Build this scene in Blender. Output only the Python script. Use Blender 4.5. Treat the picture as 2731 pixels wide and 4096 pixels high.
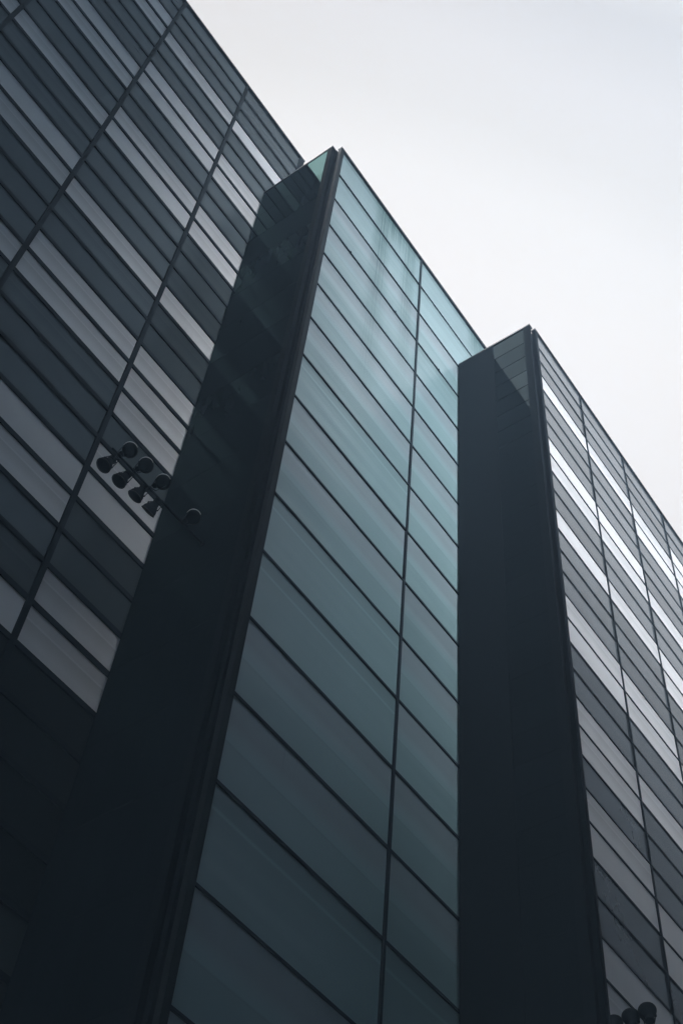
import bpy, bmesh, math, random
from mathutils import Vector, Matrix, Quaternion

random.seed(7)
for o in list(bpy.data.objects):
    bpy.data.objects.remove(o, do_unlink=True)
scene = bpy.context.scene
COL = scene.collection
R = math.radians

# ------------------------------------------------------------------ camera
EYE = 1.6
cam_d = bpy.data.cameras.new('camera')
cam = bpy.data.objects.new('camera', cam_d)
COL.objects.link(cam)
cam_d.sensor_fit = 'VERTICAL'
cam_d.sensor_height = 36.0
cam_d.sensor_width = 24.0
cam_d.lens = 36.0 * 5150.45 / 4096.0
cam_d.clip_start = 0.05
cam_d.clip_end = 2000.0
right = Vector((0.5814154, -0.8103059, 0.0732144))
down = Vector((0.6861094, 0.4399506, -0.5793939))
fwd = Vector((0.4372756, 0.3871017, 0.8117527))
rot = Matrix((right, -down, -fwd)).transposed()
cam.matrix_world = Matrix.Translation((0, 0, EYE)) @ rot.to_4x4()
scene.camera = cam

# ------------------------------------------------------------------ sky and sun (overcast)
world = bpy.data.worlds.new('World')
scene.world = world
world.use_nodes = True
nt = world.node_tree
nt.nodes.clear()


def N(tree, typ, **kw):
    n = tree.nodes.new(typ)
    for k, v in kw.items():
        setattr(n, k, v)
    return n


SUN_EL, SUN_AZ = R(30), R(190)         # the sun glows through thin cloud behind the camera, low over the roofs
w_out = N(nt, 'ShaderNodeOutputWorld')
w_bg = N(nt, 'ShaderNodeBackground')
w_bg.inputs['Strength'].default_value = 0.1
nt.links.new(w_bg.outputs[0], w_out.inputs[0])
sky = N(nt, 'ShaderNodeTexSky')
sky.sky_type = 'NISHITA'
sky.sun_disc = False
sky.sun_elevation = SUN_EL
sky.sun_rotation = SUN_AZ
sky.air_density = 1.0
sky.dust_density = 4.0
tc = N(nt, 'ShaderNodeTexCoord')
# cloud deck: brightest over the right hand end of the street, a dark bank behind on the left
dot = N(nt, 'ShaderNodeVectorMath', operation='DOT_PRODUCT')
dot.inputs[1].default_value = (1.0, 1.3, 0.05)
nt.links.new(tc.outputs['Generated'], dot.inputs[0])
cn = N(nt, 'ShaderNodeTexNoise')
cn.inputs['Scale'].default_value = 1.6
cn.inputs['Detail'].default_value = 5.0
cn.inputs['Roughness'].default_value = 0.55
nt.links.new(tc.outputs['Generated'], cn.inputs['Vector'])
cm = N(nt, 'ShaderNodeMath', operation='MULTIPLY_ADD')
cm.inputs[1].default_value = 0.14
nt.links.new(cn.outputs['Fac'], cm.inputs[0])
nt.links.new(dot.outputs['Value'], cm.inputs[2])
mr = N(nt, 'ShaderNodeMapRange')
mr.inputs['From Min'].default_value = -0.50
mr.inputs['From Max'].default_value = 0.95
nt.links.new(cm.outputs[0], mr.inputs['Value'])
ramp = N(nt, 'ShaderNodeValToRGB')
nt.links.new(mr.outputs[0], ramp.inputs[0])
el = ramp.color_ramp.elements
SKY_STOPS = [(0.00, (0.034, 0.050, 0.068)), (0.18, (0.050, 0.068, 0.088)), (0.34, (0.33, 0.35, 0.36)),
             (0.46, (0.773, 0.745, 0.722)), (0.57, (0.836, 0.795, 0.760)), (0.64, (0.731, 0.690, 0.673)), (0.7, (0.836, 0.780, 0.750)),
             (0.755, (0.867, 0.805, 0.755)), (0.81, (0.961, 0.890, 0.832)), (0.87, (0.993, 0.905, 0.837)), (1, (0.972, 0.885, 0.827))]
while len(el) < len(SKY_STOPS):
    el.new(0.5)
for e, (p, c) in zip(el, SKY_STOPS):
    e.position = p
    e.color = (c[0], c[1], c[2], 1)
sc_ = N(nt, 'ShaderNodeVectorMath', operation='SCALE')
sc_.inputs['Scale'].default_value = 12.5
nt.links.new(ramp.outputs[0], sc_.inputs[0])
# bright patches added to the sky: round the sun, and left for the side glass
sdir = Vector((math.sin(SUN_AZ) * math.cos(SUN_EL), math.cos(SUN_AZ) * math.cos(SUN_EL), math.sin(SUN_EL)))


def glow(direction, d0, d1, amount, colour, power=2.0, across=None):
    dp = N(nt, 'ShaderNodeVectorMath', operation='DOT_PRODUCT')
    dp.inputs[1].default_value = direction
    nt.links.new(tc.outputs['Generated'], dp.inputs[0])
    r_ = N(nt, 'ShaderNodeMapRange')
    r_.inputs['From Min'].default_value = d0
    r_.inputs['From Max'].default_value = d1
    nt.links.new(dp.outputs['Value'], r_.inputs['Value'])
    p_ = N(nt, 'ShaderNodeMath', operation='POWER')
    p_.inputs[1].default_value = power
    nt.links.new(r_.outputs[0], p_.inputs[0])
    fac = p_.outputs[0]
    if across:                       # narrows the added bright patch sideways
        sd = N(nt, 'ShaderNodeVectorMath', operation='DOT_PRODUCT')
        sd.inputs[1].default_value = across[0]
        nt.links.new(tc.outputs['Generated'], sd.inputs[0])
        ab = N(nt, 'ShaderNodeMath', operation='ABSOLUTE')
        nt.links.new(sd.outputs['Value'], ab.inputs[0])
        r2 = N(nt, 'ShaderNodeMapRange', interpolation_type='SMOOTHSTEP')
        r2.inputs['From Min'].default_value = across[1]
        r2.inputs['From Max'].default_value = across[2]
        r2.inputs['To Min'].default_value = 1.0
        r2.inputs['To Max'].default_value = 0.0
        nt.links.new(ab.outputs[0], r2.inputs['Value'])
        m2 = N(nt, 'ShaderNodeMath', operation='MULTIPLY')
        nt.links.new(fac, m2.inputs[0])
        nt.links.new(r2.outputs[0], m2.inputs[1])
        fac = m2.outputs[0]
    v_ = N(nt, 'ShaderNodeVectorMath', operation='SCALE')
    v_.inputs[0].default_value = [c * amount * 10 for c in colour]
    nt.links.new(fac, v_.inputs['Scale'])
    return v_.outputs[0]


def vadd(a, b):
    v_ = N(nt, 'ShaderNodeVectorMath', operation='ADD')
    nt.links.new(a, v_.inputs[0])
    nt.links.new(b, v_.inputs[1])
    return v_.outputs[0]


clouds = vadd(sc_.outputs[0], glow(sdir, 0.925, 0.99, 152.0, (0.95, 0.975, 1.0),
              across=(Vector((math.cos(SUN_AZ), -math.sin(SUN_AZ), 0)), 0.02, 0.16)))
clouds = vadd(clouds, glow(Vector((-0.66, 0.22, 0.72)).normalized(), 0.76, 0.97, 2.0, (0.95, 0.98, 1.0), 1.5))
clouds = vadd(clouds, glow(Vector((-0.42, 0.20, 0.885)).normalized(), 0.90, 0.995, 9.0, (0.97, 0.99, 1.0), 1.2))
mixw = N(nt, 'ShaderNodeMixRGB', blend_type='MIX')
mixw.inputs[0].default_value = 0.06
nt.links.new(clouds, mixw.inputs[1])
nt.links.new(sky.outputs[0], mixw.inputs[2])
nt.links.new(mixw.outputs[0], w_bg.inputs['Color'])

sun_d = bpy.data.lights.new('sun', 'SUN')
sun_d.energy = 1.5
sun_d.angle = R(12)
sun_d.color = (1.0, 0.97, 0.92)
sun = bpy.data.objects.new('sun', sun_d)
COL.objects.link(sun)
sun.rotation_euler = sdir.to_track_quat('Z', 'Y').to_euler()
sun.location = sdir * 120

scene.view_settings.view_transform = 'Standard'
scene.view_settings.look = 'None'
scene.view_settings.exposure = 0.0
scene.view_settings.gamma = 1.0
scene.render.engine = 'CYCLES'
scene.cycles.max_bounces = 8
scene.cycles.glossy_bounces = 5
scene.cycles.caustics_reflective = False


# ------------------------------------------------------------------ helpers
def new_bm():
    return bmesh.new()


def add_box(bm, x0, x1, y0, y1, z0, z1):
    vs = [bm.verts.new((x, y, z)) for x in (x0, x1) for y in (y0, y1) for z in (z0, z1)]
    for f in ((0, 1, 3, 2), (4, 6, 7, 5), (0, 4, 5, 1), (2, 3, 7, 6), (0, 2, 6, 4), (1, 5, 7, 3)):
        bm.faces.new([vs[i] for i in f])


def add_lathe(bm, prof, seg=28, axis=Vector((0, 0, 1)), origin=Vector((0, 0, 0)), cap0=True, cap1=True):
    q = Vector((0, 0, 1)).rotation_difference(axis.normalized())
    rings = []
    for r, h in prof:
        ring = []
        for i in range(seg):
            a = 2 * math.pi * i / seg
            ring.append(bm.verts.new(origin + q @ Vector((r * math.cos(a), r * math.sin(a), h))))
        rings.append(ring)
    for a, b in zip(rings, rings[1:]):
        for i in range(seg):
            j = (i + 1) % seg
            bm.faces.new((a[i], a[j], b[j], b[i]))
    if cap0:
        bm.faces.new(list(reversed(rings[0])))
    if cap1:
        bm.faces.new(rings[-1])


def add_tube(bm, p0, p1, r, seg=14):
    p0, p1 = Vector(p0), Vector(p1)
    add_lathe(bm, [(r, 0), (r, (p1 - p0).length)], seg, p1 - p0, p0)


def mesh_from(bm, name, smooth=False, bevel=0.0):
    bmesh.ops.recalc_face_normals(bm, faces=bm.faces)
    if bevel:
        bmesh.ops.bevel(bm, geom=list(bm.edges), offset=bevel, segments=1, affect='EDGES', profile=0.5)
    me = bpy.data.meshes.new(name)
    bm.to_mesh(me)
    bm.free()
    if smooth:
        for p in me.polygons:
            p.use_smooth = True
    return me


def obj(name, bm, mat, parent=None, smooth=False, bevel=0.0, loc=None):
    me = bm if isinstance(bm, bpy.types.Mesh) else mesh_from(bm, name, smooth, bevel)
    if mat and not me.materials:
        me.materials.append(mat)
    o = bpy.data.objects.new(name, me)
    COL.objects.link(o)
    if loc:
        o.location = loc
    if parent:
        o.parent = parent
    return o


def tag(o, label=None, cat=None, group=None, kind=None):
    if label:
        o['label'] = label
    if cat:
        o['category'] = cat
    if group:
        o['group'] = group
    if kind:
        o['kind'] = kind
    return o


def empty(name, loc, label, cat, group=None):
    o = bpy.data.objects.new(name, None)
    COL.objects.link(o)
    o.location = loc
    return tag(o, label, cat, group)


# ------------------------------------------------------------------ materials
def mat_base(name):
    m = bpy.data.materials.new(name)
    m.use_nodes = True
    t = m.node_tree
    b = t.nodes['Principled BSDF']
    return m, t, b


def pos_scaled(t, sx, sy, sz, rnd=0.0):
    g = N(t, 'ShaderNodeNewGeometry')
    v = N(t, 'ShaderNodeVectorMath', operation='MULTIPLY')
    v.inputs[1].default_value = (sx, sy, sz)
    t.links.new(g.outputs['Position'], v.inputs[0])
    out = v.outputs[0]
    if rnd:
        oi = N(t, 'ShaderNodeObjectInfo')
        k = N(t, 'ShaderNodeMath', operation='MULTIPLY')
        k.inputs[1].default_value = rnd
        t.links.new(oi.outputs['Random'], k.inputs[0])
        a = N(t, 'ShaderNodeVectorMath', operation='ADD')
        t.links.new(out, a.inputs[0])
        t.links.new(k.outputs[0], a.inputs[1])
        out = a.outputs[0]
    return out


def noise(t, vec, scale=1.0, detail=3.0, rough=0.5):
    n = N(t, 'ShaderNodeTexNoise')
    n.inputs['Scale'].default_value = scale
    n.inputs['Detail'].default_value = detail
    n.inputs['Roughness'].default_value = rough
    t.links.new(vec, n.inputs['Vector'])
    return n.outputs['Fac']


def map_range(t, val, a, b, c, d):
    m = N(t, 'ShaderNodeMapRange')
    m.inputs['From Min'].default_value = a
    m.inputs['From Max'].default_value = b
    m.inputs['To Min'].default_value = c
    m.inputs['To Max'].default_value = d
    t.links.new(val, m.inputs['Value'])
    return m.outputs[0]


def mul(t, a, b):
    m = N(t, 'ShaderNodeMath', operation='MULTIPLY')
    t.links.new(a, m.inputs[0])
    if hasattr(b, 'is_output'):
        t.links.new(b, m.inputs[1])
    else:
        m.inputs[1].default_value = b
    return m.outputs[0]


def bump(t, b, h, strength, dist=1.0):
    n = N(t, 'ShaderNodeBump')
    n.inputs['Strength'].default_value = strength
    n.inputs['Distance'].default_value = dist
    t.links.new(h, n.inputs['Height'])
    t.links.new(n.outputs[0], b.inputs['Normal'])


def gen_z(t, wob=0.0):
    """height inside one sheet, 0 at its foot and 1 at its head, a little wavy along the sheet"""
    c = N(t, 'ShaderNodeTexCoord')
    sp = N(t, 'ShaderNodeSeparateXYZ')
    t.links.new(c.outputs['Generated'], sp.inputs[0])
    if not wob:
        return sp.outputs['Z']
    n = noise(t, pos_scaled(t, 0.35, 0.35, 0.35, 17.0), 1.0, 1.0, 0.4)
    a = N(t, 'ShaderNodeMath', operation='MULTIPLY_ADD')
    t.links.new(n, a.inputs[0])
    a.inputs[1].default_value = wob
    t.links.new(sp.outputs['Z'], a.inputs[2])
    return a.outputs[0]


def curve1(t, val, pts, interp='LINEAR'):
    r = N(t, 'ShaderNodeValToRGB')
    r.color_ramp.interpolation = interp
    e = r.color_ramp.elements
    while len(e) < len(pts):
        e.new(0.5)
    for q, (p, c) in zip(e, pts):
        q.position = p
        q.color = (c, c, c, 1)
    t.links.new(val, r.inputs[0])
    return r.outputs[0]


def pick(t, fac, a, b):
    m = N(t, 'ShaderNodeMixRGB', blend_type='MIX')
    t.links.new(fac, m.inputs[0])
    t.links.new(a, m.inputs[1])
    t.links.new(b, m.inputs[2])
    return m.outputs[0]


def obj_random(t, k=1.0, o=0.0):
    oi = N(t, 'ShaderNodeObjectInfo')
    a = N(t, 'ShaderNodeMath', operation='MULTIPLY_ADD')
    t.links.new(oi.outputs['Random'], a.inputs[0])
    a.inputs[1].default_value = k
    a.inputs[2].default_value = o
    f = N(t, 'ShaderNodeMath', operation='FRACT')
    t.links.new(a.outputs[0], f.inputs[0])
    return f.outputs[0]


def greater(t, val, th):
    g = N(t, 'ShaderNodeMath', operation='GREATER_THAN')
    t.links.new(val, g.inputs[0])
    g.inputs[1].default_value = th
    return g.outputs[0]


def panel_mat(name, col, metallic, rough, ior, vary, rollwave, grime=0.0, bands=0.0, share=0.5):
    """cladding glass: slightly wavy sheet, small tone shifts sheet to sheet; in some sheets the
    upper part is darker with a thin pale line across it"""
    m, t, b = mat_base(name)
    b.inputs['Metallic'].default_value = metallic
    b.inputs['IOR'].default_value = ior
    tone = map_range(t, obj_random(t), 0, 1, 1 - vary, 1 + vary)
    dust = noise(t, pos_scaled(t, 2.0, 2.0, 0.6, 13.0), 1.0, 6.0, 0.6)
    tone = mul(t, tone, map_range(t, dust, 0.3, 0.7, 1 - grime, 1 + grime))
    if bands:
        g = gen_z(t, 0.05)
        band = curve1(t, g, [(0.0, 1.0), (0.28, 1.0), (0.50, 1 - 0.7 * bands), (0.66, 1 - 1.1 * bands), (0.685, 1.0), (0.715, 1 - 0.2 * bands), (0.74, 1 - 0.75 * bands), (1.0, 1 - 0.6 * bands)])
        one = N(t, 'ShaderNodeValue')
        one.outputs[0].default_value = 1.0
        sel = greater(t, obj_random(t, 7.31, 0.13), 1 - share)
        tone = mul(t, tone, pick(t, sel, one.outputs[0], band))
    vm = N(t, 'ShaderNodeVectorMath', operation='SCALE')
    vm.inputs[0].default_value = col
    t.links.new(tone, vm.inputs['Scale'])
    t.links.new(vm.outputs[0], b.inputs['Base Color'])
    b.inputs['Roughness'].default_value = rough
    h = noise(t, pos_scaled(t, 0.10, 0.10, 1.3, 31.0), 1.0, 2.0, 0.4)
    bump(t, b, h, 1.0, rollwave)
    return m


M = {}
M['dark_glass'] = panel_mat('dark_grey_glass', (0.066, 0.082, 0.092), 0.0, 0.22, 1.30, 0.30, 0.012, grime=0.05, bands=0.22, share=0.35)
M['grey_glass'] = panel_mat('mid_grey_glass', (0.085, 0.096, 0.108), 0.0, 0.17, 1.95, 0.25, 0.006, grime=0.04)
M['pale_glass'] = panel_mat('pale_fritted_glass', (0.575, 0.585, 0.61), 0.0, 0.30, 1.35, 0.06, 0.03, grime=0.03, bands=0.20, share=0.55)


def side_material(name, base, tint, v0=0.65, v1=1.35):
    """dark screen glass: ink-dark body, green-tinted mirror coat following the Fresnel angle"""
    m, t, b = mat_base(name)
    t.nodes.remove(b)
    out = [n for n in t.nodes if n.type == 'OUTPUT_MATERIAL'][0]
    df = N(t, 'ShaderNodeBsdfDiffuse')
    gl = N(t, 'ShaderNodeBsdfGlossy')
    gl.inputs['Roughness'].default_value = 0.02
    gl.inputs['Color'].default_value = (*tint, 1)
    gv = N(t, 'ShaderNodeVectorMath', operation='SCALE')
    gv.inputs[0].default_value = tint
    t.links.new(map_range(t, obj_random(t, 5.17, 0.4), 0, 1, v0, v1), gv.inputs['Scale'])
    t.links.new(gv.outputs[0], gl.inputs['Color'])
    fr = N(t, 'ShaderNodeFresnel')
    fr.inputs['IOR'].default_value = 1.5
    mxs = N(t, 'ShaderNodeMixShader')
    film = noise(t, pos_scaled(t, 1.5, 1.5, 0.3), 1.5, 5.0, 0.6)
    vm = N(t, 'ShaderNodeVectorMath', operation='SCALE')
    vm.inputs[0].default_value = base
    t.links.new(map_range(t, film, 0.3, 0.7, 0.85, 1.15), vm.inputs['Scale'])
    t.links.new(vm.outputs[0], df.inputs['Color'])
    h = noise(t, pos_scaled(t, 0.5, 0.5, 0.8, 7.0), 1.0, 2.0, 0.4)
    bp = N(t, 'ShaderNodeBump')
    bp.inputs['Strength'].default_value = 1.0
    bp.inputs['Distance'].default_value = 0.0012
    t.links.new(h, bp.inputs['Height'])
    t.links.new(bp.outputs[0], gl.inputs['Normal'])
    t.links.new(fr.outputs[0], mxs.inputs[0])
    t.links.new(df.outputs[0], mxs.inputs[1])
    t.links.new(gl.outputs[0], mxs.inputs[2])
    t.links.new(mxs.outputs[0], out.inputs['Surface'])
    return m


M['side_glass'] = side_material('side_screen_glass', (0.010, 0.0135, 0.018), (0.092, 0.150, 0.143))
M['side_glass_dark'] = side_material('dark_side_screen_glass', (0.009, 0.012, 0.016), (0.042, 0.052, 0.054), 0.25, 1.75)


def teal_material():
    m, t, b = mat_base('teal_frosted_glass')
    b.inputs['IOR'].default_value = 1.85
    tone = map_range(t, obj_random(t), 0, 1, 0.90, 1.08)
    film = noise(t, pos_scaled(t, 1.2, 1.2, 0.25, 9.0), 1.0, 3.0, 0.5)
    tone = mul(t, tone, map_range(t, film, 0.2, 0.8, 0.96, 1.04))
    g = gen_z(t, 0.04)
    # two kinds of sheet: a narrow head band with a pale line, or a broad soft grey head
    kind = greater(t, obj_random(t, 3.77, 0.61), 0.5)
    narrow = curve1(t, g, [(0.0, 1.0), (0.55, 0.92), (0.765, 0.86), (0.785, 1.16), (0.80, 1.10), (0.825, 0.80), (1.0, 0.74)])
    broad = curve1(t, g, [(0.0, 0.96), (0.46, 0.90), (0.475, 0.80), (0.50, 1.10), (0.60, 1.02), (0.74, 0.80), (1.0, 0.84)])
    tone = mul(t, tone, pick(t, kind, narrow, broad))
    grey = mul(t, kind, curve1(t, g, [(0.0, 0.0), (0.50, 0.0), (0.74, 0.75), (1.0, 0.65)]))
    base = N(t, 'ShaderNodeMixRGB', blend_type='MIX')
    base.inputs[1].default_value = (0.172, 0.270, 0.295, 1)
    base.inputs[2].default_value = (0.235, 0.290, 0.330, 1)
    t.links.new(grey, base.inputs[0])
    vm = N(t, 'ShaderNodeVectorMath', operation='SCALE')
    t.links.new(base.outputs[0], vm.inputs[0])
    t.links.new(tone, vm.inputs['Scale'])
    # algae washed down from the coping: thin vertical runs gathered at three places along the front
    geo = N(t, 'ShaderNodeNewGeometry')
    sx = N(t, 'ShaderNodeSeparateXYZ')
    t.links.new(geo.outputs['Position'], sx.inputs[0])

    def near(x0, half):
        d_ = N(t, 'ShaderNodeMath', operation='SUBTRACT')
        t.links.new(sx.outputs['X'], d_.inputs[0])
        d_.inputs[1].default_value = x0
        a_ = N(t, 'ShaderNodeMath', operation='ABSOLUTE')
        t.links.new(d_.outputs[0], a_.inputs[0])
        r_ = N(t, 'ShaderNodeMapRange', interpolation_type='SMOOTHSTEP')
        r_.inputs['From Min'].default_value = 0.0
        r_.inputs['From Max'].default_value = half
        r_.inputs['To Min'].default_value = 1.0
        r_.inputs['To Max'].default_value = 0.0
        t.links.new(a_.outputs[0], r_.inputs['Value'])
        return r_.outputs[0]

    def below(reach, soft=1.0):
        d_ = N(t, 'ShaderNodeMath', operation='SUBTRACT')
        d_.inputs[0].default_value = 42.25
        t.links.new(sx.outputs['Z'], d_.inputs[1])
        return map_range(t, d_.outputs[0], 0.0, reach, 1.0, 0.0)

    thin = map_range(t, noise(t, pos_scaled(t, 11.0, 11.0, 0.06), 1.0, 4.0, 0.7), 0.38, 0.60, 0.0, 1.0)
    cloud = map_range(t, noise(t, pos_scaled(t, 1.4, 1.4, 0.5), 1.0, 4.0, 0.6), 0.35, 0.7, 0.35, 1.0)
    total = None
    for x0, half, reach, amt in ((12.68, 0.66, 13.0, 1.0), (14.2, 0.55, 9.5, 0.85), (18.35, 0.75, 3.0, 1.0), (13.2, 1.9, 1.9, 1.0), (12.4, 2.2, 5.0, 0.16)):
        k = mul(t, mul(t, near(x0, half), below(reach)), amt)
        if total is None:
            total = k
        else:
            mxm = N(t, 'ShaderNodeMath', operation='MAXIMUM')
            t.links.new(total, mxm.inputs[0])
            t.links.new(k, mxm.inputs[1])
            total = mxm.outputs[0]
    soft = mul(t, mul(t, total, cloud), 0.85)
    runs = mul(t, mul(t, total, thin), 0.95)
    mxm = N(t, 'ShaderNodeMath', operation='MAXIMUM')
    t.links.new(soft, mxm.inputs[0])
    t.links.new(runs, mxm.inputs[1])
    # short drips under each joint
    drip = map_range(t, noise(t, pos_scaled(t, 8.0, 8.0, 0.12, 5.0), 1.0, 4.0, 0.8), 0.64, 0.78, 0.0, 0.5)
    drip = mul(t, drip, curve1(t, gen_z(t), [(0.0, 0.0), (0.62, 0.0), (1.0, 1.0)]))
    mx2 = N(t, 'ShaderNodeMath', operation='MAXIMUM')
    t.links.new(mxm.outputs[0], mx2.inputs[0])
    t.links.new(drip, mx2.inputs[1])
    mx2.use_clamp = True
    t.links.new(vm.outputs[0], b.inputs['Base Color'])
    dirt = N(t, 'ShaderNodeBsdfDiffuse')
    dirt.inputs['Color'].default_value = (0.040, 0.082, 0.078, 1)
    lay = N(t, 'ShaderNodeMixShader')
    t.links.new(mx2.outputs[0], lay.inputs[0])
    t.links.new(b.outputs[0], lay.inputs[1])
    t.links.new(dirt.outputs[0], lay.inputs[2])
    outp = [n for n in t.nodes if n.type == 'OUTPUT_MATERIAL'][0]
    t.links.new(lay.outputs[0], outp.inputs['Surface'])
    b.inputs['Roughness'].default_value = 0.30
    h = noise(t, pos_scaled(t, 0.07, 0.07, 0.9, 23.0), 1.0, 2.5, 0.45)
    bump(t, b, h, 1.0, 0.06)
    return m


M['teal_glass'] = teal_material()


def plain(name, col, rough, metallic=0.0, vary=0.12, scale=3.0, ior=1.45):
    m, t, b = mat_base(name)
    b.inputs['Metallic'].default_value = metallic
    b.inputs['IOR'].default_value = ior
    n = noise(t, pos_scaled(t, 1, 1, 1), scale, 6.0, 0.6)
    vm = N(t, 'ShaderNodeVectorMath', operation='SCALE')
    vm.inputs[0].default_value = col
    t.links.new(map_range(t, n, 0.3, 0.7, 1 - vary, 1 + vary), vm.inputs['Scale'])
    t.links.new(vm.outputs[0], b.inputs['Base Color'])
    t.links.new(map_range(t, n, 0.3, 0.7, rough * 0.85, min(1, rough * 1.15)), b.inputs['Roughness'])
    return m


M['frame'] = plain('dark_anodised_frame', (0.015, 0.020, 0.026), 0.55, ior=1.1)
M['cladding'] = plain('shade_dark_cladding', (0.017, 0.022, 0.028), 0.6, ior=1.15)  # near-black colour stands in for the shade on the lowest rows
M['edge'] = plain('grey_edge_trim', (0.020, 0.025, 0.029), 0.5, ior=1.1)
M['body'] = plain('charcoal_back_wall', (0.010, 0.013, 0.017), 0.7, ior=1.05)
M['coping'] = plain('dark_coping_metal', (0.014, 0.020, 0.026), 0.4)
M['roof'] = plain('grey_roof_felt', (0.10, 0.10, 0.10), 0.9)
M['lamp'] = plain('black_lamp_paint', (0.012, 0.015, 0.019), 0.8, ior=1.08)
M['rim'] = plain('pale_rim_glint', (0.62, 0.64, 0.65), 0.5, 0.3)  # pale colour stands in for sky light caught on the upper rim
M['lamp_rim'] = plain('painted_lamp_rim', (0.035, 0.038, 0.04), 0.6, ior=1.2)
M['lens'] = plain('lamp_lens_glass', (0.006, 0.007, 0.009), 0.3, ior=1.12)
M['asphalt'] = plain('asphalt', (0.05, 0.05, 0.052), 0.9, vary=0.25, scale=8)
M['paving'] = plain('paving_slabs', (0.18, 0.18, 0.175), 0.85, vary=0.15, scale=2)
M['kerb'] = plain('granite_kerb', (0.24, 0.24, 0.235), 0.8)
M['paint'] = plain('road_paint', (0.75, 0.75, 0.72), 0.7)
M['brick'] = plain('dark_brown_brick', (0.030, 0.027, 0.026), 0.85, ior=1.2)
M['window'] = plain('dark_window_glass', (0.010, 0.012, 0.014), 0.3, ior=1.12)

# ------------------------------------------------------------------ ground and street
bm = new_bm()
v = [bm.verts.new(p) for p in ((-140, -140, 0), (160, -140, 0), (160, 140, 0), (-140, 140, 0))]
bm.faces.new(v)
tag(obj('ground', bm, M['asphalt']), kind='structure')
bm = new_bm()
add_box(bm, -60, 80, -5.0, 8.0, 0.005, 0.13)
tag(obj('pavement', bm, M['paving']), kind='structure')
bm = new_bm()
add_box(bm, -60, 80, -5.32, -5.003, 0.003, 0.135)
tag(obj('kerb', bm, M['kerb']), kind='structure')
bm = new_bm()
for i in range(-20, 26):
    add_box(bm, i * 3.0, i * 3.0 + 1.5, -9.06, -8.94, 0.001, 0.005)
tag(obj('road_marking', bm, M['paint']), kind='structure')

# ------------------------------------------------------------------ measures of the three stepped blocks
K = 14.0
DA, DB, DC = K, 0.783 * K, 0.5905 * K


def zz(ratio, d):
    return EYE + ratio * d


def panel_mesh(name, w, h, th):
    b_ = new_bm()
    add_box(b_, 0, w, 0, th, 0, h)
    return mesh_from(b_, name)


def facade(root, d, cols, z_joint, mats, state, mull_w, joint_h, depth, drop=None, stuff=None,
           mull_skip=(), rail_x=None, warp=0.0, labels=None):
    """cols: list of (x0, x1) clear cells between mullion centres; z_joint: descending joint heights"""
    px = root.location
    meshes = {}
    yp = d + depth
    for c, (x0, x1) in enumerate(cols):
        for r in range(len(z_joint) - 1):
            z1, z0 = z_joint[r] - joint_h, z_joint[r + 1]
            w, h = (x1 - x0) - mull_w, z1 - z0
            if drop and drop(c, r):
                continue
            key = state(c, r)
            mk = (round(w, 3), round(h, 3), key)
            if mk not in meshes:
                meshes[mk] = panel_mesh('glass_panel', w, h, 0.03)
                meshes[mk].materials.append(mats[key])
            o = obj('glass_panel', meshes[mk], None, root, loc=(x0 + mull_w / 2 - px.x, yp - px.y, z0 - px.z))
            if warp:
                rr = random.Random(c * 1000 + r)
                o.rotation_euler = (R(rr.uniform(-warp, warp)), 0, R(rr.uniform(-warp, warp)))
            if labels and labels.get(key):
                o['label'] = labels[key]
    xa, xb = rail_x if rail_x else (cols[0][0], cols[-1][1])
    for z in z_joint[1:]:
        b_ = new_bm()
        add_box(b_, xa - px.x, xb - px.x, d - px.y, d + depth + 0.06 - px.y, z - joint_h - px.z, z - px.z)
        obj('transom', b_, M['frame'], root)
    xs = sorted({c[0] for c in cols} | {c[1] for c in cols})
    for x in xs:
        if any(abs(x - s) < 1e-6 for s in mull_skip):
            continue
        b_ = new_bm()
        add_box(b_, x - mull_w / 2 - px.x, x + mull_w / 2 - px.x, d - 0.012 - px.y, d + depth + 0.05 - px.y,
                z_joint[-1] - 0.3 - px.z, z_joint[0] - 0.002 - px.z)
        obj('mullion', b_, M['frame'], root)


def box_part(name, root, x0, x1, y0, y1, z0, z1, mat, bevel=0.0):
    p = root.location
    b_ = new_bm()
    add_box(b_, x0 - p.x, x1 - p.x, y0 - p.y, y1 - p.y, z0 - p.z, z1 - p.z)
    return obj(name, b_, mat, root, bevel=bevel)


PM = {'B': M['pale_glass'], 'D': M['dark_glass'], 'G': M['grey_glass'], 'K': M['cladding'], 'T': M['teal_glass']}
LAB = {'B': 'pale fritted panel', 'K': 'lower panel coloured near black for shade'}

# ------------------------------------------------------------------ block at the back (left of the photograph)
XA1 = 0.7925 * DA
rootA = empty('office_building', (0, DA, 0),
              'tallest office block at the left, dark glass facade striped with pale grey panels', 'building',
              'stepped blocks of the glass office building')
mulA = [(0.561 - 0.2517 * k) * DA for k in range(4, -1, -1)]
colsA = list(zip(mulA[:-1], mulA[1:])) + [(mulA[-1], XA1)]
zA = [zz(3.322 - 0.0772 * i, DA) for i in range(0, 44)]
brightA = {
    0: {10, 11, 20}, 1: {11, 15, 3, 7}, 2: {2, 3, 7, 8, 11, 14, 15, 19},
    3: {3, 6, 7, 10, 11, 15, 18, 19, 23, 24, 27},
    4: {3, 6, 7, 10, 11, 15, 18, 19, 20, 22, 23, 26, 27},
}
visA = {0: (8, 12), 1: (8, 14), 2: (0, 22), 3: (0, 31), 4: (0, 31)}
facade(rootA, DA, colsA, zA, PM, lambda c, r: 'K' if r > 27 else 'B' if r in brightA[c] else 'D', 0.125, 0.13, 0.035,  # lowest rows have their shade put into the colour
       drop=lambda c, r: not (visA[c][0] <= r <= visA[c][1]), warp=0.10, labels=LAB)
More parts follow.
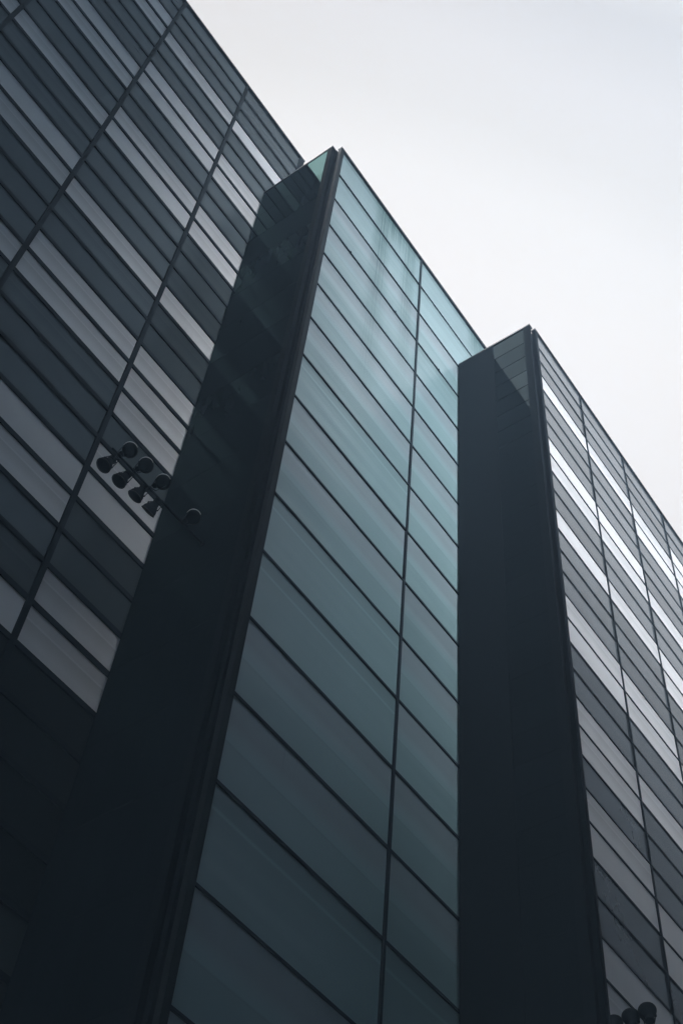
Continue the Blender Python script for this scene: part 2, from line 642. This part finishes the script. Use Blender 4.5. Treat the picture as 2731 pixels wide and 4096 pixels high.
# the sheets the photograph shows nothing of: one part
b_ = new_bm()
for c, (x0, x1) in enumerate(colsA):
    for r in range(len(zA) - 1):
        if not (visA[c][0] <= r <= visA[c][1]):
            add_box(b_, x0 + 0.0625, x1 - 0.0625, 0.035, 0.065, zA[r + 1], zA[r] - 0.13)
tag(obj('glass_panel', b_, M['dark_glass'], rootA), kind='stuff')
topA = zA[0]
box_part('wall', rootA, mulA[0] - 8, XA1, DA + 0.12, DA + 16, 0, topA - 0.1, M['body'])
box_part('coping', rootA, mulA[0] - 8, XA1 + 0.17, DA - 0.03, DA + 16.05, topA + 0.002, topA + 0.10, M['coping'])
box_part('end_frame', rootA, XA1 + 0.003, XA1 + 0.15, DA - 0.02, DA + 16, 0, topA - 0.002, M['frame'])

# ------------------------------------------------------------------ middle block, teal glass
rootB = empty('office_building', (0.925 * DB, DB, 0),
              'middle office block with a teal frosted glass front and a dark side wall', 'building',
              'stepped blocks of the glass office building')
XB0, XB1, XB2 = 0.9375 * DB, 1.353 * DB, 1.738 * DB
zB = [zz(3.708, DB)] + [zz(3.5345 - 0.1772 * i, DB) for i in range(0, 19)]
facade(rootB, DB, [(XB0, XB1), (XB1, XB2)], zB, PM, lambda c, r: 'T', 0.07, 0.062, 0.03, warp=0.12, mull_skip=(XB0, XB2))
topB = zB[0]
XSB, YSB0 = 0.907 * DB, 1.0178 * DB
box_part('wall', rootB, XSB + 0.14, XB2, DB + 0.12, DB + 9, 0, topB - 0.12, M['body'])
box_part('coping', rootB, 0.924 * DB, XB2 + 0.03, DB - 0.04, DB + 0.118, topB + 0.002, topB + 0.09, M['coping'])
box_part('corner_frame', rootB, 0.925 * DB, XB0 - 0.03, DB - 0.015, DB + 0.1, 0, topB, M['edge'])
box_part('corner_bead', rootB, XB0 - 0.027, XB0 + 0.03, DB - 0.005, DB + 0.08, 0, topB - 0.003, M['frame'])
for cx, cz in ((XB0 + 1.05, zB[3]), (XB0 + 3.35, zB[3]), (XB1 + 1.15, zB[3])):
    box_part('clip', rootB, cx, cx + 0.04, DB - 0.03, DB - 0.002, cz - 0.075, cz - 0.03, M['frame'])
# ------------------------------------------------------------------ front block, striped
rootC = empty('office_building', (2.097 * DC, DC, 0),
              'office block at the right, white and grey striped glass front and dark side wall', 'building',
              'stepped blocks of the glass office building')
XC0 = 2.1155 * DC
mulC = [2.443 * DC, 2.783 * DC, 3.123 * DC, 3.463 * DC, 3.803 * DC]
colsC = [(XC0, mulC[0])] + list(zip(mulC[:-1], mulC[1:]))
zC = [zz(4.443 - 0.1044 * i, DC) for i in range(0, 42)]
brightC = {
    0: {3, 7, 8, 11, 15, 16, 19, 20, 22, 23, 26, 27},
    1: {3, 7, 8, 11, 15, 16, 19, 23, 24},
    2: {3, 4, 8, 11, 12, 16, 19, 20}, 3: {2, 3, 4, 7, 8, 12, 15}, 4: {2, 3, 6, 10, 11}}
visC = {0: (0, 29), 1: (0, 27), 2: (0, 19), 3: (0, 11), 4: (0, 7)}
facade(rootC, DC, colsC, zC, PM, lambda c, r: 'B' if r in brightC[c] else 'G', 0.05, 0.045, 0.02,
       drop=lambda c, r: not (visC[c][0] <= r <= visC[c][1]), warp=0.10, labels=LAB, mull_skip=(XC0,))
b_ = new_bm()
for c, (x0, x1) in enumerate(colsC):
    for r in range(len(zC) - 1):
        if not (visC[c][0] <= r <= visC[c][1]):
            add_box(b_, x0 + 0.025 - rootC.location.x, x1 - 0.025 - rootC.location.x, 0.02, 0.05, zC[r + 1], zC[r] - 0.045)
tag(obj('glass_panel', b_, M['grey_glass'], rootC), kind='stuff')
topC = zC[0]
XSC, YSC0 = 2.070 * DC, 1.006 * DC
box_part('wall', rootC, XSC + 0.14, mulC[-1] + 4, DC + 0.12, DC + 8, 0, topC - 0.12, M['body'])
box_part('coping', rootC, 2.096 * DC, mulC[-1] + 4, DC - 0.03, DC + 0.118, topC + 0.002, topC + 0.07, M['coping'])
box_part('corner_frame', rootC, 2.097 * DC, XC0 - 0.07, DC - 0.012, DC + 0.1, 0, topC, M['body'])
box_part('corner_trim', rootC, XC0 - 0.068, XC0 - 0.03, DC - 0.02, DC + 0.08, 0, topC - 0.004, M['edge'])
box_part('corner_bead', rootC, XC0 - 0.027, XC0 + 0.02, DC - 0.005, DC + 0.08, 0, topC - 0.008, M['frame'])


# ------------------------------------------------------------------ side screens (they face left, towards the camera)
def side_screen(root, X, y0, y1, top, bottom, pitch, post_y, dark_y=None, joint=0.018, glass='side_glass'):
    """glass from post_y back to dark_y, dark post in front of it, coping on top"""
    p = root.location
    yb = dark_y if dark_y else y1
    z = top - 0.10
    n = 0
    while z > bottom and n < 40:
        z2 = z - pitch
        b_ = new_bm()
        add_box(b_, X - p.x, X + 0.03 - p.x, post_y - p.y, yb - 0.004 - p.y, z2 + (joint if n < 7 else 0.005) - p.z, z - p.z)
        o = obj('side_panel', b_, M[glass], root)
        z = z2
        n += 1
    box_part('side_backing', root, X + 0.034, X + 0.13, y0 + 0.02, y1 - 0.02, 0, top - 0.02, M['body'])
    box_part('side_post', root, X - 0.015, X + 0.05, y0, post_y - 0.004, 0, top - 0.002, M['body'])
    box_part('side_coping', root, X - 0.02, X + 0.17, y0 - 0.01, y1, top, top + 0.07, M['coping'])
    if dark_y:
        box_part('side_cladding', root, X - 0.004, X + 0.03, yb, y1, 0, top - 0.003, M['body'])


side_screen(rootB, XSB, YSB0, DA - 0.02, topB, 6.0, 1.94, 1.034 * DB)
side_screen(rootC, XSC, YSC0, DB - 0.02, topC, 5.0, 0.86, 1.033 * DC, dark_y=1.165 * DC, joint=0.04, glass='side_glass_dark')


# ------------------------------------------------------------------ floodlights
def px_dir(px, py):
    c = Vector(((px - 1365.5) / 5150.45, (py - 2048.0) / 5150.45, 1.0))
    return (right * c.x + down * c.y + fwd * c.z)


def at_y(px, py, y):
    d_ = px_dir(px, py)
    return Vector((0, 0, EYE)) + d_ * (y / d_.y)


def at_x(px, py, x):
    d_ = px_dir(px, py)
    return Vector((0, 0, EYE)) + d_ * (x / d_.x)


LAMP_PARTS = {}


def floodlight(centre, axis, rad, label, group, anchor, side_box=None):
    """spun reflector lamp: its open mouth is at `centre`, the throat and gear housing lie behind along -axis"""
    axis = axis.normalized()
    root = empty('floodlight', centre, label, 'floodlight', group)
    q = Vector((0, 0, 1)).rotation_difference(axis)

    def part(name, bm_, mat, par, smooth=True):
        o = obj(name, bm_, mat, par, smooth)
        return o
    s = rad
    b1 = new_bm()
    if side_box is None:
        prof = [(0.40 * s, -1.58 * s), (0.48 * s, -1.45 * s), (0.55 * s, -1.15 * s), (0.78 * s, -0.80 * s), (0.95 * s, -0.42 * s), (0.99 * s, -0.12 * s), (0.985 * s, 0)]
    else:
        prof = [(0.25 * s, -0.80 * s), (0.55 * s, -0.74 * s), (0.80 * s, -0.55 * s), (0.95 * s, -0.30 * s), (0.99 * s, -0.10 * s), (0.985 * s, 0)]
    add_lathe(b1, prof, 32, axis, cap0=True, cap1=False)
    inner = [(0.93 * s, -0.01 * s), (0.88 * s, -0.30 * s), (0.62 * s, -0.52 * s), (0.2 * s, -0.62 * s)]
    add_lathe(b1, inner, 32, axis, cap0=False, cap1=True)
    refl = part('reflector', b1, M['lamp'], root)
    b2 = new_bm()
    add_lathe(b2, [(0.985 * s, -0.09 * s), (1.055 * s, 0.0), (1.055 * s, 0.03 * s), (0.93 * s, 0.03 * s), (0.93 * s, -0.015 * s)], 40, axis, cap0=False, cap1=False)
    part('rim', b2, M['lamp_rim'], refl, False)
    if side_box is not None:         # pale arc standing in for the glint of sky on the upper lip
        bv = new_bm()
        va = Vector(-down)
        va = (va - axis * va.dot(axis)).normalized()
        vb = axis.cross(va)
        prev = None
        for k in range(17):
            a = math.radians(-62 + 124 * k / 16 - 8)
            rad_d = va * math.cos(a) - vb * math.sin(a)
            wd = 0.035 + 0.055 * math.sin(math.pi * k / 16)
            ring = [bv.verts.new(rad_d * s * r_ + axis * s * h_) for r_, h_ in ((1.06, -0.02), (1.06 + wd, 0.06), (1.06 + wd, 0.10), (1.06, 0.10))]
            if prev:
                for q0 in range(4):
                    bv.faces.new((prev[q0], prev[(q0 + 1) % 4], ring[(q0 + 1) % 4], ring[q0]))
            else:
                bv.faces.new(ring)
            prev = ring
        bv.faces.new(list(reversed(prev)))
        part('rim_glint', bv, M['rim'], refl, False)
    b3 = new_bm()
    add_lathe(b3, [(0.93 * s, -0.06 * s), (0.6 * s, 0.0), (0.02 * s, 0.02 * s)], 32, axis, cap0=False, cap1=True)
    part('lens', b3, M['lens'], root)
    b4 = new_bm()
    if side_box is None:             # gear housing behind the throat
        add_lathe(b4, [(0.40 * s, -2.15 * s), (0.50 * s, -2.05 * s), (0.52 * s, -1.55 * s), (0.42 * s, -1.45 * s)], 20, axis)
        fins_at, r_f, h0, h1 = Vector((0, 0, 0)), 0.52 * s, -2.05 * s, -1.58 * s
    else:                            # short lamp with its gear box slung at the side
        fins_at, r_f, h0, h1 = side_box * s, 0.34 * s, -0.45 * s, 0.30 * s
        add_lathe(b4, [(0.26 * s, -0.52 * s), (0.34 * s, -0.45 * s), (0.34 * s, 0.30 * s), (0.24 * s, 0.36 * s)], 18, axis, fins_at)
        add_tube(b4, fins_at * 0.55, fins_at, 0.2 * s, 10)
    for k in range(6):
        a = k * math.pi / 3
        off = fins_at + q @ Vector((math.cos(a) * r_f, math.sin(a) * r_f, 0))
        add_tube(b4, off + axis * h0, off + axis * h1, 0.05 * s, 6)
    part('gear_housing', b4, M['lamp'], root, False)
    # yoke: two side straps and a stem to the bar
    side = axis.cross((anchor - centre).normalized() if (anchor - centre).length > 0.01 else Vector((0, 1, 0)))
    if side.length < 0.05:
        side = axis.orthogonal()
    side.normalize()
    rel = anchor - centre
    b5 = new_bm()
    heel = rel * 0.86
    for sg in (-1, 1):
        piv = side * sg * 0.80 * s - axis * 0.95 * s
        knee = heel + side * sg * 0.42 * s
        add_tube(b5, piv, knee, 0.055 * s, 8)
        add_lathe(b5, [(0.13 * s, -0.06 * s), (0.13 * s, 0.06 * s)], 12, side * sg, piv)
    add_tube(b5, heel - side * 0.42 * s, heel + side * 0.42 * s, 0.055 * s, 8)
    add_tube(b5, heel, rel, 0.075 * s, 8)
    part('yoke', b5, M['lamp'], root, False)
    b6 = new_bm()
    add_lathe(b6, [(0.19 * s, -0.16 * s), (0.19 * s, 0.16 * s)], 14, Vector((1, 0, 0)), rel)
    part('clamp', b6, M['lamp'], root, False)
    return root


YL = 12.3
UP = [(521, 1801), (584, 1862), (653, 1929), (774, 2069)]
LO = [(415, 1862), (476, 1925), (540, 1986), (592, 2046)]
BAR_A, BAR_B = at_y(455, 1806, YL), at_y(606, 1952, YL)
bdir = (BAR_B - BAR_A) / (BAR_B.x - BAR_A.x)
bdir.z = 0.0
bz = (BAR_A.z + BAR_B.z) / 2
XW = XSB - 0.03


def bar_at(x):
    return Vector((x, YL, bz))


bar = empty('lamp_bar', bar_at(BAR_A.x), 'thin dark horizontal bar holding the floodlight cluster beside the dark side wall', 'lamp bar')
b_ = new_bm()
add_tube(b_, (-0.05, 0, 0), (XW - BAR_A.x, 0, 0), 0.02, 14)
obj('rail', b_, M['lamp'], bar, True)
b_ = new_bm()
add_box(b_, XW - BAR_A.x - 0.02, XW - BAR_A.x + 0.015, -0.05, 0.05, -0.05, 0.05)
obj('wall_bracket', b_, M['lamp'], bar)

names_up = ['round floodlight tilted upward, left end of the upper row on the bar',
            'round floodlight tilted upward on the bar, second from the left in the upper row',
            'round floodlight on the bar whose edge just overlaps the dark side wall, upper row',
            'dark floodlight wholly against the dark side wall, with only its bright rim showing']
for (px, py), lab in zip(UP, names_up):
    c = at_y(px, py, YL)
    ax = right * 0.16 - down * 0.10 + fwd * 0.98
    floodlight(c, ax, 0.148, lab, 'floodlights clustered on the bar by the dark side wall', bar_at(c.x - 0.20), -right * 0.98 + down * 0.42)
names_lo = ['floodlight tilted down, left end of the lower row under the bar',
            'floodlight tilted down, second from the left in the lower row under the bar',
            'floodlight tilted down and seen obliquely, second from the dark side wall in the lower row',
            'floodlight seen nearly side on, nearest the dark side wall in the lower row']
tl = [(-0.45, 0.42, -0.80), (-0.50, 0.50, -0.72), (-0.55, 0.60, -0.55), (-0.62, 0.66, -0.25)]
for (px, py), lab, (a1, a2, a3) in zip(LO, names_lo, tl):
    c = at_y(px, py, YL)
    ax = right * a1 + down * a2 + fwd * a3
    floodlight(c, ax, 0.15, lab, 'floodlights clustered on the bar by the dark side wall', bar_at(c.x + 0.24))

# second cluster, at the foot of the photograph in front of the striped block
XL2 = 17.6
LOW = [(2587, 4042), (2521, 4066), (2454, 4092)]
pts = [at_x(px, py, XL2) for px, py in LOW]
bar2_z = pts[1].z - 0.34
post = empty('lamp_post', (XL2, pts[1].y, 0), 'dark post with a crossbar of floodlights at the bottom right corner', 'lamp post')
b_ = new_bm()
add_tube(b_, (0, pts[0].y - pts[1].y - 0.2, bar2_z), (0, pts[2].y - pts[1].y + 0.2, bar2_z), 0.032, 14)
obj('crossbar', b_, M['lamp'], post, True)
b_ = new_bm()
add_lathe(b_, [(0.09, 0.13), (0.085, 4.0), (0.06, bar2_z - 0.02)], 20)
add_lathe(b_, [(0.17, 0.13), (0.17, 0.16)], 20)
obj('pole', b_, M['lamp'], post, True)
names2 = ['floodlight top at the bottom right corner, rightmost of three against the lit striped panels',
          'floodlight top at the bottom right corner, middle of three against the lit striped panels',
          'floodlight top at the bottom right corner, leftmost and lowest of the three']
for c, lab in zip(pts, names2):
    floodlight(c, Vector((0.35, 0.25, 0.9)), 0.145, lab, 'floodlights on the post at the bottom right',
               Vector((XL2, c.y, bar2_z)))

# ------------------------------------------------------------------ other side of the street: unseen blocks added and sized to shade the facades
def shading_block(x0, x1, y0, y1, h, label, floors, seed):
    root = empty('unseen_shading_block', ((x0 + x1) / 2, y1, 0), label, 'building', 'unseen blocks added across the street')
    box_part('wall', root, x0, x1, y0, y1, 0, h, M['brick'])
    box_part('parapet', root, x0 - 0.2, x1 + 0.2, y1 - 0.4, y1 + 0.2, h + 0.002, h + 0.9, M['coping'])
    b_ = new_bm()
    fh = (h - 4.5) / floors
    n = max(2, int((x1 - x0) / 3.2))
    st = (x1 - x0) / n
    for f in range(floors):
        for i in range(n):
            cx = x0 + (i + 0.5) * st
            add_box(b_, cx - 0.9 - root.location.x, cx + 0.9 - root.location.x, 0.002, 0.05,
                    4.7 + f * fh, 4.7 + f * fh + fh * 0.6)
    tag(obj('window', b_, M['window'], root), kind='stuff')
    return root


shading_block(-32, 2.2, -34, -13, 82, 'tall dark brick block across the street, unseen, added to shade the left facade', 17, 1)
shading_block(2.4, 7.0, -30, -13, 44, 'narrow dark brick block across the street, unseen, sized to shade the facades', 12, 2)
shading_block(7.2, 13, -30, -13, 38.5, 'lower dark brick block across the street, unseen, sized to shade the facades', 10, 5)
shading_block(13.2, 33, -34, -13, 37, 'lowest dark brick block across the street, unseen, sized to shade the facades', 9, 3)
shading_block(33.2, 120, -40, -13, 88, 'longest dark brick block across the street, unseen, added to darken the reflections at the right', 20, 4)

# ------------------------------------------------------------------ thin bluish volume added to lift the black tones
bm = new_bm()
add_box(bm, -150, 170, -150, 150, -1.0, 95.0)
hz = bpy.data.materials.new('black_lift_volume')
hz.use_nodes = True
t = hz.node_tree
t.nodes.clear()
ho = N(t, 'ShaderNodeOutputMaterial')
pv = N(t, 'ShaderNodeVolumePrincipled')
pv.inputs['Color'].default_value = (0.52, 0.75, 1.0, 1)
pv.inputs['Density'].default_value = 0.0040
pv.inputs['Anisotropy'].default_value = 0.0
t.links.new(pv.outputs[0], ho.inputs['Volume'])
tag(obj('haze', bm, hz), kind='stuff')  # added volume, lifts the blacks towards blue
